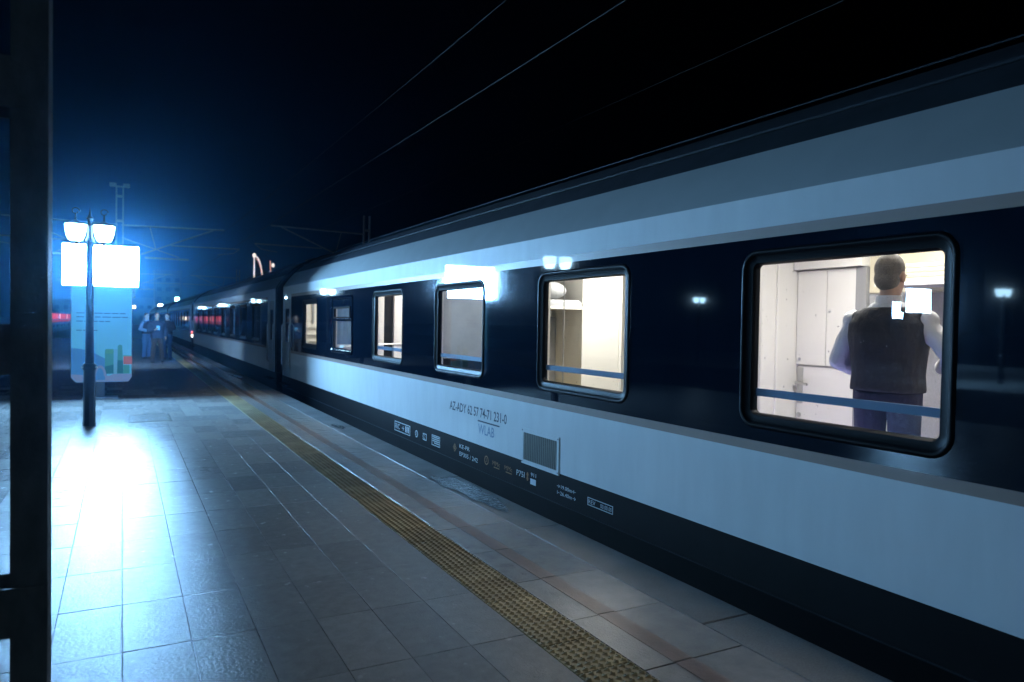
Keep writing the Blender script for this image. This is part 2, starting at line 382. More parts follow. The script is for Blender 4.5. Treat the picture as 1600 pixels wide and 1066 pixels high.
def carriage(y0, y1, label, wins, blue0, blue1, lit=True, far=False):
    yc = (y0+y1)/2
    T = thing('sleeping_carriage', (XC, yc, RAIL), label, 'train carriage', 'carriages of the train at the platform')
    # body shell
    mb = MB(); X = XS
    for z0, z1 in ((Zs['blk'], Zs['wb']), (Zs['wt'], Zs['grey'])): mb.add([(X, y0, z0), (X, y1, z0), (X, y1, z1), (X, y0, z1)], [(0, 1, 2, 3)])
    # white ends beside the window band
    for a, b in ((y0, blue0), (blue1, y1)): mb.add([(X, a, Zs['wb']), (X, b, Zs['wb']), (X, b, Zs['wt']), (X, a, Zs['wt'])], [(0, 1, 2, 3)])
    body = mb.build('side_panel', MAT['white'], T)
    for z0, z1 in ((Zs['wb'], Zs['bb']), (Zs['bt'], Zs['wt'])):
        MB().add([(X, blue0, z0), (X, blue1, z0), (X, blue1, z1), (X, blue0, z1)], [(0, 1, 2, 3)]).build('trim_stripe', MAT['brown'], T)
    holes = [(a+.02, b-.02, c+.02, d-.02, .10) for (a, b, c, d, kind) in wins]
    holed_band(blue0, blue1, Zs['bb'], Zs['bt'], holes, X).build('window_band', MAT['blue'], T)
    mb = MB(); strip(mb, PROF[:4], y0, y1); mb.build('cant_panel', MAT['grey'], T, smooth='all')
    mb = MB(); strip(mb, PROF[3:]+[mirror(p) for p in PROF[:-1][::-1]], y0, y1); mb.build('roof', MAT['roof'], T, smooth='all')
    # far side, ends
    XR = 2*XC-XS
    full = [(XS, Zs['blk'])]+PROF+[mirror(p) for p in PROF[:-1][::-1]]+[(XR, Zs['blk'])]
    MB().add([(XR, y0, -.3), (XR, y1, -.3), (XR, y1, 2.395), (XR, y0, 2.395)], [(0, 1, 2, 3)]).build('far_side_panel', MAT['blue'], T)
    for y in (y0+.002, y1-.002):
        MB().add([(x, y, z) for x, z in full], [tuple(range(len(full)))]).build('end_wall', MAT['roof'], T)
        s = -1 if y < yc else 1
        # raised edge frame following the end profile
        fr = MB(); pr = [(XS, Zs['blk'])]+PROF
        fr.tube([(x, y-s*.04, z) for x, z in pr], .026, n=8); fr.build('end_rim', MAT['black'], T, smooth=True)
    # black sill with a groove line, underframe
    MB().add([(X+.004, y0, -.060), (X+.004, y1, -.060), (X+.004, y1, Zs['blk']), (X+.004, y0, Zs['blk'])], [(0, 1, 2, 3)]).build('sill', MAT['black'], T)
    MB().box(X-.006, X+.02, y0, y1, -.068, -.060).build('sill_bead', MAT['roof'], T)
    MB().add([(X+.012, y0, -.40), (X+.012, y1, -.40), (X+.012, y1, -.068), (X+.012, y0, -.068)], [(0, 1, 2, 3)]).build('skirt', MAT['black'], T)
    box('underframe', MAT['under'], T, XS+.15, XR-.15, y0+.1, y1-.1, -.55, -.32)
    box('floor', MAT['carpet'], T, XS+.03, XR-.03, y0+.05, y1-.05, .20, .25)
    # roof gutter and conduits
    MB().tube([(4.02, y0+.05, 2.965), (4.02, y1-.05, 2.965)], .012, n=6).build('gutter', MAT['roof'], T)
    MB().tube([(4.52, y0+.3, 3.262), (4.52, y1-.3, 3.262)], .007, n=6).build('roof_conduit', MAT['roof'], T)
    # bogies
    for yb in (y0+3.4, y1-3.4):
        bg_ = MB()
        for s in (-1, 1): bg_.box(XC+s*1.0-.07, XC+s*1.0+.07, yb-1.6, yb+1.6, -.72, -.52)
        bg_.box(XC-.9, XC+.9, yb-.25, yb+.25, -.7, -.5)
        bo = bg_.build('bogie', MAT['under'], T)
        for dy in (-1.25, 1.25):
            for s in (-1, 1): MB().tube([(XC+s*.70, yb+dy, RAIL+.44), (XC+s*.83, yb+dy, RAIL+.44)], .44, n=20).build('wheel', MAT['under'], bo, smooth=True)
    # end doors with grab rails
    for ye, s in ((y0, 1), (y1, -1)):
        a, b = sorted((ye+s*.30, ye+s*1.02))
        d = MB().box(X-.006, X+.02, a, b, .23, 2.08).build('door', MAT['grey'], T)
        box('door_pane', MAT['darkpane'], d, X-.011, X-.004, a+.16, b-.16, 1.05, 1.85)
        for yy in (a-.07, b+.07): MB().tube([(X-.002, yy, .45), (X-.05, yy, .50), (X-.05, yy, 1.45), (X-.002, yy, 1.50)], .014, n=8).build('grab_rail', MAT['chrome'], T, smooth=True)
        box('step', MAT['under'], T, X-.12, X+.1, a, b, .02, .05)
    # windows
    for (a, b, c, d, kind) in wins:
        if kind == 'plain':
            w = ring_frame(a, b, c, d, .10, X, [(0, .001), (.004, -.006), (.03, -.006), (.04, .012), (.10, .02), (.10, .06)]).build('window', MAT['rubber'], T, smooth=True)
            pane_mesh(a+.09, b-.09, c+.09, d-.09, .03, X+.022).build('pane', MAT['pane'], w)
        elif kind == 'hopper':
            w = ring_frame(a, b, c, d, .09, X, [(0, .001), (.006, -.014), (.03, -.018), (.05, -.004), (.07, .004), (.10, .006), (.10, .06)]).build('window', MAT['blue'], T, smooth=True)
            zt = d-.42
            mb = MB(); mb.box(X-.004, X+.03, a+.08, b-.08, zt-.045, zt); mb.box(X+.002, X+.03, a+.08, b-.08, d-.20, d-.08); mb.build('transom', MAT['blue'], w)
            mb = MB(); mb.box(X-.012, X+.03, a+.16, b-.16, zt+.005, zt+.035); mb.box(X-.012, X+.03, a+.16, b-.16, d-.235, d-.20)
            mb.box(X-.012, X+.03, a+.16, a+.20, zt+.035, d-.235); mb.box(X-.012, X+.03, b-.20, b-.16, zt+.035, d-.235); mb.build('hopper_frame', MAT['rubber'], w)
            MB().add([(X+.012, a+.2, zt+.035), (X+.012, b-.2, zt+.035), (X+.012, b-.2, d-.235), (X+.012, a+.2, d-.235)], [(0, 1, 2, 3)]).build('hopper_pane', MAT['pane'], w)
            pane_mesh(a+.08, b-.08, c+.08, zt-.045, .03, X+.018).build('pane', MAT['pane'], w)
        else:
            w = ring_frame(a, b, c, d, .125, X, STEPS).build('window', MAT['rubber'], T, smooth=True)
            pane_mesh(a+.088, b-.088, c+.088, d-.088, .05, X+.028).build('pane', MAT['darkpane'] if kind == 'dark' else MAT['pane'], w)
            if kind == 'curtain':
                mb = MB(); nf = 26; vs = []
                for k in range(nf+1):
                    yy = a+.1+(b-a-.2)*k/nf; xx = X+.12+.018*math.sin(k*1.9)
                    vs += [(xx, yy, c), (xx, yy, d)]
                mb.add(vs, [(2*k, 2*k+2, 2*k+3, 2*k+1) for k in range(nf)]); mb.build('curtain', MAT['curtain'], T, smooth='all')
    return T
MAT['curtain'] = mat('pale blue curtain', (.20, .32, .46), .9, noise=(4, .1))

WINS = [(2.085, 3.475, .940, 2.062, 'rub'), (4.645, 6.095, .944, 2.068, 'rub'), (7.262, 8.723, .950, 2.062, 'rub'), (9.906, 11.353, .952, 2.056, 'rub'),
        (12.492, 13.942, .975, 2.035, 'hopper'), (15.12, 16.50, .975, 2.025, 'plain'),
        (-5.6, -4.2, .945, 2.06, 'curtain'), (-3.1, -1.7, .945, 2.06, 'curtain'), (-.55, .85, .945, 2.06, 'dark')]
car = carriage(-6.3, 18.80, 'nearest sleeping carriage, white and dark blue, with brightly lit compartment windows', WINS, -5.9, 17.75)

# lettering on the white panel and the sill
XL = XS-.0025
text('lettering', 'AZ-ADY 62 57 74-71 231-0', MAT['letter_dark'], car, XL, 8.19, .525, .108, 1.495, bold=.012)
MB().box(XL-.001, XS, 6.86, 7.39, .478, .492).build('underline', MAT['letter_dark'], car)
text('lettering', 'WLAB', MAT['letter_blue'], car, XL, 7.375, .345, .108, .40, bold=.012)
def frame_mark(y0, y1, z0, z1, t=.008, m='letter_white'):
    mb = MB(); x0, x1 = XS+.0005, XS+.0035
    mb.box(x0, x1, y0, y1, z1-t, z1); mb.box(x0, x1, y0, y1, z0, z0+t); mb.box(x0, x1, y0, y0+t, z0+t, z1-t); mb.box(x0, x1, y1-t, y1, z0+t, z1-t)
    return mb.build('marking_frame', MAT[m], car)
XK = XS+.0015
frame_mark(9.575, 10.22, -.004, .134, .010); text('lettering', 'RIC  →', MAT['letter_white'], car, XK, 10.18, .03, .075, .36)
for yy in (9.62, 9.68, 9.735): box('marking_bar', MAT['letter_white'], car, XS+.0005, XS+.0035, yy, yy+.03, .025, .11)
mb = MB(); mb.tube([(XS+.0005, 9.322, .064), (XS+.0035, 9.322, .064)], .048, n=20); mb.build('marking_disc', MAT['letter_white'], car)
mb = MB(); mb.tube([(XS-.001, 9.322, .064), (XS+.0006, 9.322, .064)], .034, n=20); mb.build('marking_disc_core', MAT['black'], car)
text('lettering', '×', MAT['letter_white'], car, XS-.002, 9.345, .045, .04)
frame_mark(8.955, 9.08, .022, .11, .010); text('lettering', '2', MAT['letter_white'], car, XK, 9.045, .036, .06)
frame_mark(8.495, 8.765, .002, .136, .010)
for zz in (.03, .055, .08, .105): box('marking_bar', MAT['letter_white'], car, XS+.0005, XS+.0035, 8.52, 8.74-.05*(zz == .03), zz, zz+.013)
def diamond(y, z, r, m):
    mb = MB(); x = XS+.002; ri = r*.72
    vs = [(x, y-r, z), (x, y, z-r), (x, y+r, z), (x, y, z+r), (x, y-ri, z), (x, y, z-ri), (x, y+ri, z), (x, y, z+ri)]
    mb.add(vs, [(i, (i+1) % 4, 4+(i+1) % 4, 4+i) for i in range(4)]); mb.box(x-.0005, x+.001, y-.012, y+.012, z-.02, z+.02); return mb.build('marking_diamond', MAT[m], car)
diamond(8.03, .082, .052, 'letter_orange')
text('lettering', 'KE-PR', MAT['letter_white'], car, XK, 7.89, .100, .046, .285)
text('lettering', 'EP305 / 242', MAT['letter_white'], car, XK, 7.885, .008, .05, .50)
mb = MB(); x = XS+.002; n = 24
for k in range(n):
    a, b = 2*math.pi*k/n, 2*math.pi*(k+1)/n
    mb.add([(x, 7.165+.05*math.cos(a), .076+.05*math.sin(a)), (x, 7.165+.05*math.cos(b), .076+.05*math.sin(b)), (x, 7.165+.038*math.cos(b), .076+.038*math.sin(b)), (x, 7.165+.038*math.cos(a), .076+.038*math.sin(a))], [(0, 1, 2, 3)])
mb.build('marking_ring', MAT['letter_orange'], car); text('lettering', '3', MAT['letter_orange'], car, XK, 7.18, .055, .045)
for yy in (7.013, 6.733):
    text('lettering', 'MMc', MAT['letter_orange'], car, XK, yy, .055, .046, .17)
    box('marking_bar', MAT['letter_orange'], car, XS+.0005, XS+.0035, yy-.16, yy-.03, .030, .040)
text('lettering', 'P75I', MAT['letter_white'], car, XK, 6.47, .048, .056, .165)
for zz in (.035, .075): diamond(6.245, zz+.02, .024, 'letter_orange')
text('lettering', '911', MAT['letter_white'], car, XK, 6.177, .090, .038, .10)
box('marking_plate', MAT['letter_white'], car, XS+.0005, XS+.0035, 6.08, 6.185, .014, .069)
text('lettering', '→19.00m←', MAT['letter_white'], car, XK, 5.69, .082, .034, .31)
text('lettering', '⊢26.40m→', MAT['letter_white'], car, XK, 5.685, .022, .034, .31)
frame_mark(4.825, 5.19, .035, .103, .006); text('lettering', 'REV', MAT['letter_white'], car, XK, 5.175, .050, .036, .10); text('lettering', '00.00.00', MAT['letter_white'], car, XK, 5.0, .050, .036, .16)
# ventilation grille
gr = MB()
x0, x1 = XS-.008, XS+.004
gr.box(x0, x1, 5.655, 6.36, .505, .545); gr.box(x0, x1, 5.655, 6.36, .195, .235); gr.box(x0, x1, 5.655, 5.69, .235, .505); gr.box(x0, x1, 6.325, 6.36, .235, .505)
gri = gr.build('ventilation_grille', MAT['white'], car)
box('grille_backing', MAT['under'], gri, XS-.0015, XS+.002, 5.69, 6.325, .235, .505)
for k in range(18):
    yy = 5.697+.035*k; box('slat', MAT['slat'], gri, XS-.0065, XS-.002, yy, yy+.021, .236, .504)
for yy in (5.672, 6.343):
    for zz in (.215, .525): MB().tube([(XS-.011, yy, zz), (XS-.006, yy, zz)], .007, n=8).build('screw', MAT['letter_dark'], gri)
for yy in (6.41, 6.49): pass
box('door_notice', MAT['letter_white'], car, XS-.0085, XS-.0065, 17.86, 18.12, 1.60, 1.72)
# small lamp on the carriage end
MB().ellipsoid((XS-.012, 18.35, 2.12), (.018, .025, .025)).build('marker_lamp', MAT['lantern'], car, smooth='all')

# ------------------------------------------------------------------ compartments of the near carriage
XB = 5.2
PT = [1.62, 4.47, 7.09, 9.72, 12.02, 14.5, 17.2]
ZC = 2.42
for i, y in enumerate(PT): box('partition', MAT['cream'], car, XS+.07, XB, y-.02, y+.02, .25, ZC)
box('corridor_wall', MAT['cream'], car, XB, XB+.04, PT[0], PT[-1], .25, ZC)
box('ceiling', MAT['laminate'], car, XS+.09, XB+.04, PT[0], PT[-1], ZC, ZC+.02)
box('inner_lining', MAT['cream'], car, XS+.065, XS+.085, PT[0], PT[-1], .25, .93)
box('inner_lining', MAT['cream'], car, XS+.065, XS+.085, PT[0], PT[-1], 2.08, ZC)
for (a, b, c, d, k) in sorted(WINS):
    pass
edges = [PT[0]]+[v for w in sorted(WINS[:6]) for v in (w[0]+.09, w[1]-.09)]+[PT[-1]]
for a, b in zip(edges[::2], edges[1::2]): box('window_reveal', MAT['cream'], car, XS+.065, XS+.085, a, b, .93, 2.08)
def clamp_(nm, i, m='ceil_lamp'):
    y0, y1 = PT[i], PT[i+1]; yc = (y0+y1)/2
    box(nm, MAT[m], car, 4.15, 4.65, yc-.35, yc+.35, ZC-.03, ZC-.005)
for i in (0, 1, 3, 5): clamp_('ceiling_lamp', i)
clamp_('ceiling_lamp', 2, 'ceil_lamp_dim'); clamp_('ceiling_lamp', 4, 'ceil_lamp_dim')
for i, w in enumerate(sorted(WINS[:6])[:4]):
    box('window_bar', MAT['bar'], car, XS+.045, XS+.06, w[0]+.06, w[1]-.06, 1.140, 1.188)
# service compartment: cupboards, door, shelf, folded linen
XW = XB-.003
box('soffit', MAT['laminate'], car, XB-.10, XB-.002, 3.79, 4.44, 2.075, 2.40)
for a, b in ((3.875, 4.14), (4.146, 4.44)):
    cb = MB().cbox(0, 1, 0, 1, 0, 1).v and MB().box(XB-.045, XB-.002, a, b, 1.265, 2.062).build('cupboard_door', MAT['laminate'], car)
    MB().ellipsoid((XB-.05, 4.11 if a < 4 else 4.405, 1.72 if a < 4 else 1.31), (.008, .014, .014), 10, 6).build('knob', MAT['chrome'], cb)
box('cupboard_shade_strip', MAT['greyfab'], car, XB-.05, XB-.004, 3.78, 3.87, .3, 2.07)  # solid grey strip, coloured for the shade of a gap
dl = box('lower_door', MAT['laminate'], car, XB-.03, XB-.002, 3.875, 4.44, .27, 1.252)
box('handle_plate', MAT['chrome'], dl, XB-.036, XB-.030, 4.375, 4.43, .93, 1.24)
MB().tube([(XB-.04, 4.405, 1.105), (XB-.085, 4.405, 1.105), (XB-.085, 4.29, 1.10)], .012, n=8).build('handle', MAT['chrome'], dl, smooth=True)
MB().tube([(XB-.03, 4.41, .83), (XB-.038, 4.41, .83)], .022, n=14).build('lock', MAT['chrome'], dl)
box('wall_panel', MAT['greyfab'], car, XB-.02, XB-.003, 3.0, 3.77, .3, 1.85)
box('wall_panel', MAT['panel'], car, XB-.02, XB-.003, 2.2, 3.77, 1.86, 2.40)
box('shelf', MAT['laminate'], car, XB-.42, XB-.003, 2.3, 3.44, 1.885, 1.905)
for k in range(4):
    MB().cbox(XB-.38+.01*k, XB-.06, 2.75+.012*k, 3.40-.02*k, 1.907+.034*k, 1.938+.034*k, .012).build('folded_towel', MAT['towel'], car)
box('mosaic_panel', MAT['greyfab'], car, XB-.025, XB-.004, 2.2, 3.0, .6, 1.2)
box('pelmet_box', MAT['laminate'], car, 4.05, 4.45, 4.40, 4.448, .26, 2.41)
for xx in (4.52, 4.66, 4.9): box('wall_batten', MAT['laminate'], car, xx, xx+.02, 4.43, 4.448, .26, 2.41)
box('foot_lamp', MAT['foot_lamp'], car, XS+.10, XS+.13, 2.2, 4.3, .50, .53)
# notice sheet
for (xx, yy, zz, w_, h_) in (): pass
# sleeping compartments: bunks against the far partition, wardrobe, curtain
def bunks(i, xr=4.26, mattress='mustard', ward=True):
    y1 = PT[i+1]-.022; y0 = y1-.62
    box('lower_bunk', MAT['laminate'], car, XS+.10, xr, y0, y1, .30, .80)
    MB().cbox(XS+.11, xr-.01, y0+.005, y1, .802, .905, .03).build('mattress', MAT[mattress], car)
    box('seat_back', MAT['greyfab'], car, XS+.10, xr, y1-.10, y1-.002, .906, 1.66)
    ub = MB().box(XS+.10, xr, y0, y1, 1.735, 1.765).build('upper_bunk', MAT['laminate'], car)
    MB().cbox(XS+.11, xr-.005, y0+.004, y1, 1.766, 1.83, .025).build('mattress', MAT['linen'], ub)
    MB().ellipsoid((xr-.32, y0+.28, 1.93), (.26, .24, .11), 20, 12).build('bedding_bundle', MAT['linen'], ub, smooth='all')
    if ward:
        w = box('wardrobe', MAT['cream'], car, xr+.005, 4.765, y0, y1, .26, 2.40)
        box('switch', MAT['letter_white'], w, xr+.05, xr+.085, y0-.008, y0-.001, 1.80, 1.87)
        box('door_edge', MAT['laminate'], w, 4.735, 4.768, y0-.012, y0-.001, .27, 2.38)
bunks(1)
MB().tube([(XS+.14, 6.30, 1.0), (XS+.14, 6.30, 2.05)], .05, n=10).build('curtain_stack', MAT['cream'], car, smooth=True)
MB().tube([(XS+.13, 5.83, .98), (XS+.13, 5.83, 2.06)], .006, n=6).build('curtain_cord', MAT['chrome'], car)
# third compartment: grey blind, table, dark seat
mb = MB(); mb.box(3.62, 4.9, 9.60, 9.695, .3, 2.40); mb.build('grey_wall_panel', MAT['blind'], car)
box('wall_cabinet', MAT['laminate'], car, 3.62, 3.80, 9.2, 9.595, .3, 2.3)
box('seat', MAT['under'], car, 3.75, 4.6, 8.35, 9.0, .3, 1.1)
box('foot_lamp', MAT['foot_lamp'], car, XS+.10, XS+.13, 7.5, 9.0, .55, .58)
# fourth: white wall, black panel in place of the darkness beyond a doorway
box('door_jamb', MAT['laminate'], car, 3.62, 3.90, 11.93, 11.998, .26, 2.40)
box('dark_doorway_panel', MAT['under'], car, 3.92, 4.06, 11.97, 11.998, .26, 2.05)
box('door_leaf', MAT['laminate'], car, 4.07, 4.40, 11.90, 11.998, .26, 2.40)
MB().tube([(3.75, 11.88, 1.2), (4.4, 11.88, 1.2)], .012, n=8).build('hand_rail', MAT['chrome'], car)
box('foot_lamp', MAT['foot_lamp'], car, XS+.10, XS+.13, 10.2, 11.4, .55, .58)
# fifth: washroom with curtain folds and a basin
mb = MB(); vs = []; nf = 30
for k in range(nf+1):
    xx = 3.62+.9*k/nf; yy = 14.40+.02*math.sin(k*1.7); vs += [(xx, yy, .5), (xx, yy, 2.3)]
mb.add(vs, [(2*k, 2*k+2, 2*k+3, 2*k+1) for k in range(nf)]); mb.build('shower_curtain', MAT['curtain'], car, smooth='all')
MB().cbox(3.63, 3.95, 13.5, 14.1, .9, 1.12, .03).build('basin', MAT['laminate'], car)
box('foot_lamp', MAT['foot_lamp'], car, XS+.10, XS+.13, 12.9, 14.0, .62, .65)
# sixth: entrance lobby with a shelf rack
box('lobby_rack', MAT['cream'], car, 3.70, 4.3, 17.0, 17.17, .3, 2.3)
for zz in (1.1, 1.25, 1.42): box('rack_shelf', MAT['laminate'], car, 3.72, 4.2, 16.92, 17.0, zz, zz+.02)
box('lobby_post', MAT['greyfab'], car, 3.84, 3.88, 16.95, 16.99, 1.5, 2.1)

# farther carriages
def far_wins(y0):
    kinds = ['dark', 'dark', 'curtain', 'curtain', 'dark', 'dark', 'dark', 'dark']
    return [(y0+2.6+2.62*i, y0+4.05+2.62*i, .945, 2.06, kinds[i]) for i in range(8)]
car2 = carriage(19.58, 44.70, 'second carriage of the train, beyond the dark gangway gap, with unlit windows', far_wins(19.58), 20.9, 43.4)
for k, lb in ((1, 'third carriage of the train, behind the one with unlit windows'), (2, 'fourth carriage of the train, far along the platform'), (3, 'farthest carriage visible, last of the train near the vanishing point')):
    c = copy_tree(car2, None, Vector((0, 25.9*k, 0))); c['label'] = lb
# gangways and couplings between carriages
for i, yg in enumerate((18.80, 44.70, 70.60)):
    g_ = thing('gangway', (XC, yg+.39, RAIL), ['dark ribbed gangway between the nearest carriage and the second', 'dark ribbed gangway between the second carriage and the third', 'dark ribbed gangway between the third carriage and the fourth'][i], 'gangway', 'gangways between carriages')
    mb = MB()
    for k in range(6):
        yy = yg+.03+.12*k; mb.box(XC-.75-.03*(k % 2), XC+.75+.03*(k % 2), yy, yy+.115, .1, 2.5)
    mb.build('bellows', MAT['rubber'], g_)
    for s in (-1, 1): MB().tube([(XC+s*.9, yg+.02, .0), (XC+s*.9, yg+.7, .0)], .2, n=14).build('buffer', MAT['under'], g_, smooth=True)
tl = thing('tail_lamp', (XS+.02, 44.9, .6), 'small glowing red and white lamps low on the gap before the third carriage', 'lamp')
MB().ellipsoid((XS-.02, 45.1, .82), (.05, .05, .06)).build('red_lens', emit('red lens', (1, .12, .05), 6), tl, smooth='all')
MB().ellipsoid((XS-.02, 44.85, .62), (.06, .06, .08)).build('white_lens', emit('white lens', (1, .95, .85), 12), tl, smooth='all')
box('bracket', MAT['steel'], tl, XS-.02, XS+.06, 44.75, 45.2, .5, .54)

# ------------------------------------------------------------------ attendant and people
def remesh(mb, name, m, voxel, parent, origin, rot, loc, smooth=4):
    me = mb.mesh(name+'_src', m, (0, 0, 0)); t = bpy.data.objects.new(name+'_src', me); col.objects.link(t)
    r = t.modifiers.new('r', 'REMESH'); r.mode = 'VOXEL'; r.voxel_size = voxel; r.use_smooth_shade = True
    s = t.modifiers.new('s', 'SMOOTH'); s.iterations = smooth; s.factor = .5
    bpy.context.view_layer.update()
    out = bpy.data.meshes.new_from_object(t.evaluated_get(bpy.context.evaluated_depsgraph_get()))
    bpy.data.objects.remove(t); bpy.data.meshes.remove(me)
    out.name = name; out.materials.clear(); out.materials.append(m)
    o = bpy.data.objects.new(name, out); col.objects.link(o)
    if parent: o.parent = parent
    else: o.location = loc; o.rotation_euler = (0, 0, rot)
    return o
SKIN = mat('skin', (.42, .26, .19), .5, noise=(30, .08)); HAIR = mat('short dark hair', (.055, .042, .034), .7, noise=(160, .4), bump=(220, .6))
GHAIR = mat('greying hair', (.12, .105, .09), .7, noise=(160, .4), bump=(220, .6)); EYE = mat('eye', (.02, .02, .02), .3); LIP = mat('lips', (.30, .14, .12), .5)
TORSO = [(.86, .160, .115), (.96, .160, .118), (1.06, .152, .112), (1.18, .162, .116), (1.28, .178, .12), (1.36, .174, .112), (1.415, .140, .092), (1.455, .096, .075), (1.485, .068, .063)]
def torso(mb, inf, z0=0, z1=9, k=1):
    ts = [t for t in TORSO if z0 <= t[0] <= z1]
    mb.add([], []); n = 20; vs = []; fs = []
    for z, rx, ry in ts:
        for i in range(n):
            a = 2*math.pi*i/n; c, s = math.cos(a), math.sin(a)
            sg = lambda v: (abs(v)**.8)*(1 if v > 0 else -1)
            vs.append(((rx*k+inf)*sg(c), (ry*k+inf)*sg(s), z))
    for j in range(len(ts)-1):
        for i in range(n): fs.append((j*n+i, j*n+(i+1) % n, (j+1)*n+(i+1) % n, (j+1)*n+i))
    fs.append(tuple(range(n-1, -1, -1))); fs.append(tuple((len(ts)-1)*n+i for i in range(n)))
    mb.add(vs, fs)
def hand(mb, w, d, side, curl=.5):
    """palm and five fingers leaving wrist w along d"""
    w = Vector(w); d = Vector(d).normalized(); a = Vector((0, 0, 1)) if abs(d.z) < .7 else Vector((0, -1, 0))
    lat = (a-d*a.dot(d)).normalized(); nrm = d.cross(lat)*side
    mb.tube([w-d*.02, w+d*.03, w+d*.085], [(.026, .018), (.038, .016), (.038, .014)], n=10)
    for i, ln in enumerate((.062, .075, .07, .055)):
        b = w+d*.08+lat*(.028-.019*i); p1 = b+d*ln*.5+nrm*ln*.15*curl; p2 = p1+d*ln*.35+nrm*ln*.45*curl; p3 = p2+d*ln*.15+nrm*ln*.45*curl
        mb.tube([b-d*.02, p1, p2, p3], [.0088, .0085, .008, .0065], n=7)
    b = w+d*.03+lat*.03; mb.tube([b-lat*.015, b+lat*.02+d*.03+nrm*.01, b+lat*.025+d*.06+nrm*.025], [.011, .0105, .008], n=7)
